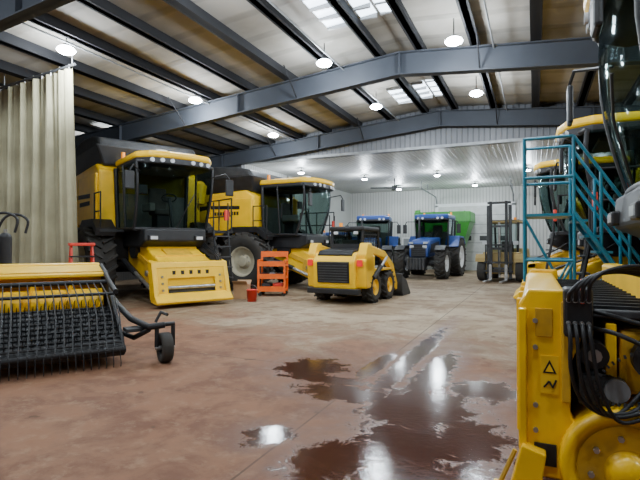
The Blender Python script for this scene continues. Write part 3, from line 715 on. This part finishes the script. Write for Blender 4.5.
# ------------------------------------------------------------------ forklift
def forklift():
    b = B("forklift")
    for sd in (-1, 1):
        b.wheel((.75, sd*.75, .45), .45, .34, .5, TAN, 0, 0.0, 26, sd); b.wheel((-1.1, sd*.65, .38), .38, .28, .5, TAN, 0, 0.0, 26, sd)
        b.bb((1.15, sd*.42-.06, .12), (1.25, sd*.42+.06, 3.1), DGR, .01)
        b.bb((1.28, sd*.30-.05, .12), (1.38, sd*.30+.05, 3.25), BLK, .01)
        b.bb((1.4, sd*.3-.06, .06), (2.5, sd*.3+.06, .11), STL, .01); b.bb((1.4, sd*.3-.06, .06), (1.46, sd*.3+.06, .7), STL, .01)
        b.tube([(.65, sd*.6, 1.1), (.45, sd*.6, 2.45), (-.8, sd*.6, 2.45), (-1.0, sd*.6, 1.3)], .045, BLK, 8)
        b.bb((1.0, sd*.6-.1, 1.5), (1.1, sd*.6+.1, 1.65), LMP, .02)
        b.prism([(.2, .8), (.35, 1.02), (1.1, 1.02), (1.22, .8), (1.22, .95), (1.1, 1.12), (.3, 1.12), (.15, .95)], 'y', sd*.55, sd*.95, TAN)
    b.prism([(-1.65, .35), (-1.7, 1.0), (-1.5, 1.35), (-.6, 1.35), (-.4, .95), (.5, .95), (.6, 1.2), (.95, 1.2), (.95, .3)], 'y', -.72, .72, TAN, .05)
    b.bb((-.9, -.65, 2.42), (.55, .65, 2.5), TAN, .02)
    for k in range(5): b.bb((-.8+k*.28, -.62, 2.5), (-.74+k*.28, .62, 2.54), BLK)
    b.raw([(.64, -.58, 1.2), (.64, .58, 1.2), (.46, .58, 2.4), (.46, -.58, 2.4)], [(0, 1, 2, 3)], GLS)
    for z in (.5, 1.3, 2.2, 3.15): b.bb((1.16, -.45, z), (1.26, .45, z+.09), DGR)
    for z in (.4, .75): b.bb((1.36, -.55, z), (1.42, .55, z+.08), BLK)
    for y in (-.5, -.25, 0, .25, .5): b.bb((1.36, y-.02, .8), (1.40, y+.02, 1.5), BLK)
    b.bb((1.36, -.52, 1.46), (1.40, .52, 1.52), BLK)
    b.cyl((1.2, 0, .2), (1.2, 0, 2.4), .05, STL, 10)
    b.bb((-.45, -.25, 1.0), (.05, .25, 1.15), SEAT, .04); b.bb((-.5, -.25, 1.1), (-.38, .25, 1.65), SEAT, .04)
    b.cyl((.5, 0, 1.1), (.32, 0, 1.5), .03, BLK, 8)
    b.cyl((-.5, .3, 2.5), (-.5, .3, 2.68), .06, AMB, 10)
    return b.done((-1.25, 24.0, 0), math.radians(-98), 1.1)
forklift()

# ------------------------------------------------------------------ green grain cart
b = B("grain_cart")
b.hexa([(-1.0, -.6, 1.0), (1.0, -.6, 1.0), (1.0, .6, 1.0), (-1.0, .6, 1.0), (-1.7, -1.3, 3.2), (1.7, -1.3, 3.2), (1.7, 1.3, 3.2), (-1.7, 1.3, 3.2)], GRN, .03)
b.bb((-1.75, -1.35, 3.2), (1.75, 1.35, 3.85), GRN, .04)
for x in (-1.4, -.5, .5, 1.4): b.bb((x-.04, -1.38, 3.15), (x+.04, 1.38, 3.87), GRN)
for sd in (-1, 1): b.wheel((0, sd*1.2, .8), .8, .55, .5, YEL, 18, .05, 30, sd)
b.cyl((0, -1.2, .8), (0, 1.2, .8), .12, BLK, 10); b.bb((-1.0, -.5, .75), (1.0, .5, 1.05), BLK, .02)
b.tube([(1.0, 0, .8), (2.6, 0, .5)], .08, GRN, 8); b.cyl((2.5, 0, 0), (2.5, 0, .6), .05, GAL, 8)
b.cyl((1.4, .9, 1.2), (1.6, 1.0, 4.0), .18, GRN, 14)
b.done((-5.1, 30.6, 0), math.radians(180), .95)

# ------------------------------------------------------------------ rolling stairs
def stairs():
    b = B("rolling_stairs")
    r = .022
    PX0, PX1, W_ = 0.0, .62, .75; PZ = 2.05
    b.bb((PX0, 0, PZ-.04), (PX1, W_, PZ), TEAL)
    for x in (PX0, PX1):
        for y in (0, W_): b.cyl((x, y, .12), (x, y, PZ+1.05), r, TEAL, 8)
    sx = 1.28
    for y in (0, W_):
        for z in (PZ+.5, PZ+1.05): b.cyl((PX0, y, z), (PX1, y, z), r, TEAL, 8)
        for z in (.15, .75, 1.4): b.cyl((PX0, y, z), (PX1, y, z), r, TEAL, 8)
        b.cyl((PX0, y, .15), (PX1, y, 1.4), r*.8, TEAL, 8); b.cyl((PX1, y, .75), (PX0, y, 2.0), r*.8, TEAL, 8)
        b.cyl((PX1, y, PZ), (PX1+sx, y, .12), r*1.4, TEAL, 8)
        for h in (.5, 1.0): b.cyl((PX1, y, PZ+h+.05), (PX1+sx-.1, y, .25+h), r, TEAL, 8)
        for t in (.25, .5, .75, .93): b.cyl((PX1+sx*t, y, PZ-(PZ-.12)*t), (PX1+sx*t, y, PZ-(PZ-.12)*t+1.02), r, TEAL, 8)
        b.cyl((PX1, y, .15), (PX1+sx, y, .15), r, TEAL, 8); b.cyl((PX0+.1, y, .15), (PX1+.5, y, 1.2), r*.8, TEAL, 8)
        for x in (PX0+.05, PX1+sx-.05):
            b.cyl((x, y-.025, .09), (x, y+.025, .09), .09, RUB, 16)
    for z in (PZ+.5, PZ+1.05, .15, .75, 1.4): b.cyl((PX0, 0, z), (PX0, W_, z), r, TEAL, 8)
    for k in range(9):
        t = (k+.5)/9.0
        b.box((PX1+1.28*t, W_/2, PZ-(PZ-.12)*t), (.19, W_, .03), TEAL)
    return b.done((-.13, 7.35, 0), 0, 1)
stairs()

# ------------------------------------------------------------------ curtain
CUR = mat("canvas_curtain_fabric", (0.36, 0.335, 0.22), 0.9, 0, 0.18, 1.2, dirt=(0.19, 0.17, 0.105), dirt_amt=.35, spec=.2)
b = B("canvas_curtain")
x0, x1, yc = -14.6, -9.75, 7.75
n = 170; rows = 14; g = []
for j in range(rows):
    t = j/(rows-1); z = 5.72-(5.72-.5)*t; r = []
    for i in range(n+1):
        u = i/n; x = x0+(x1-x0)*u + (.25*t*u*u)
        amp = .03+.05*t
        y = yc+amp*math.sin(u*2*pi*9+2.2*math.sin(u*9)+.8*t)+.035*math.sin(u*2*pi*23+t*2+3*math.sin(u*5))+.015*math.sin(u*2*pi*51-t)
        r.append((x, y, z - .35*(1-u)))
    g.append(r)
b.loft_quad(g, CUR)
b.cyl((x0, yc, 5.43), (x1+.1, yc, 5.79), .03, DGR, 8)
for k in range(16):
    u = k/15; b.cyl((x0+.1+u*(x1-x0-.2), yc, 5.33+.35*u), (x0+.1+u*(x1-x0-.2), yc, 5.47+.35*u), .012, STL, 6)
for k, z in ((x0+.3, 5.45), ((x0+x1)/2, 5.6), (x1, 5.78)): b.cyl((k, yc, z), (k, yc, rz_(k)-.01), .012, GAL, 6)
b.done()

# ------------------------------------------------------------------ small items
b = B("step_ladder")
for y in (-.24, .24):
    b.tube([(-.35, y, 0), (0, y*.8, 1.62)], .025, RED, 6); b.tube([(.42, y, 0), (.04, y*.8, 1.62)], .025, RED, 6)
for k in range(5):
    t = (k+.7)/5.5; b.box((.42-.38*t, 0, 1.62*t), (.12, .46, .03), BLK)
b.bb((-.08, -.24, 1.6), (.12, .24, 1.66), RED, .01); b.tube([(-.25, -.22, .5), (-.25, .22, .5)], .015, RED, 6)
b.done((-8.5, 7.0, 0), math.radians(-30))
b = B("welding_cart")
b.bb((-.3, -.25, .25), (.35, .25, .95), DGR, .04); b.bb((-.4, -.3, .16), (.4, .3, .22), BLK, .01)
b.cyl((-.1, -.1, .95), (-.1, -.1, 1.75), .11, BLK, 16); b.sph((-.1, -.1, 1.75), .11, BLK); b.cyl((-.1, -.1, 1.8), (-.1, -.1, 1.92), .03, STL, 8)
for y in (-.22, .22):
    b.curve([(-.35, y, .2), (-.38, y, 1.2), (-.38, y, 1.8), (-.25, y, 2.15), (-.02, y*1.1, 2.22), (.16, y*1.1, 2.1), (.12, y*1.1, 1.85)], .025, BLK, 8)
    b.cyl((-.3, y*1.3-.03, .16), (-.3, y*1.3+.03, .16), .16, RUB, 18); b.cyl((.32, y*1.1-.02, .08), (.32, y*1.1+.02, .08), .08, RUB, 14)
b.tube([(-.37, -.22, 1.4), (-.37, .22, 1.4)], .02, BLK, 6); b.bb((.352, -.18, .6), (.36, .18, .85), LMP)
b.bb((.2, -.1, .95), (.3, .1, 1.1), RED, .02)
b.done((-9.2, 6.05, 0), math.radians(35))
b = B("metal_rack")
for x in (-.42, .42):
    for y in (-.3, .3): b.bb((x-.03, y-.03, .1), (x+.03, y+.03, 1.4 if y > 0 else 1.15), ORG)
    b.bb((x-.02, -.3, 1.1), (x+.02, .3, 1.16), ORG)
for z in (.15, .55, .95): b.bb((-.45, -.33, z), (.45, .33, z+.04), ORG); b.bb((-.45, -.34, z), (.45, -.31, z+.16), ORG)
b.bb((-.45, .28, 1.24), (.45, .32, 1.42), ORG)
for k in range(3): b.box((-.27+.27*k, 0, .66), (.2, .4, .16), (BLK, GAL, BLK)[k], .02)
for k in range(2): b.box((-.2+.36*k, 0, .3), (.28, .4, .2), (DGR, RED)[k], .02)
b.box((0.05, 0, 1.05), (.5, .3, .14), DGR, .02)
for x in (-.38, .38):
    for y in (-.26, .26): b.cyl((x, y-.02, .06), (x, y+.02, .06), .06, RUB, 12)
b.done((-7.75, 13.6, 0), math.radians(20), 1.0)
b = B("bucket")
pr = [(.0, .005), (.125, .005), (.155, .33), (.165, .33), (.165, .345), (.15, .345), (.12, .02), (0, .02)]
vs = []; nn = 28
for r, z in pr:
    for i in range(nn): a = 2*pi*i/nn; vs.append((max(r, .001)*math.cos(a), max(r, .001)*math.sin(a), z-.004))
b.raw(vs, [(j*nn+i, j*nn+(i+1) % nn, (j+1)*nn+(i+1) % nn, (j+1)*nn+i) for j in range(len(pr)-1) for i in range(nn)], RED, True)
b.tube([(.16*math.cos(a), .03, .31+.16*math.sin(a)) for a in [pi*i/10 for i in range(11)]], .005, STL, 5, False)
b.done((-7.45, 11.85, 0))
b = B("cardboard_box")
b.bb((-.22, -.18, 0), (.22, .18, .45), CARD, .005)
for sd in (-1, 1): b.hexa([(-.22, sd*.18, .44), (.22, sd*.18, .44), (.22, sd*.18, .45), (-.22, sd*.18, .45), (-.22, sd*.30, .54), (.22, sd*.30, .54), (.22, sd*.30, .55), (-.22, sd*.30, .55)], CARD)
b.done((-8.15, 12.4, 0), .3)

# ------------------------------------------------------------------ camera
cd = D.cameras.new("camera"); cam = D.objects.new("camera", cd); S.collection.objects.link(cam)
cd.sensor_width = 36; cd.lens = 480/640*36; cd.clip_end = 200
cam.location = (0, 0, 1.6); cam.rotation_euler = (math.radians(90.7), 0, math.radians(24.1))
S.camera = cam
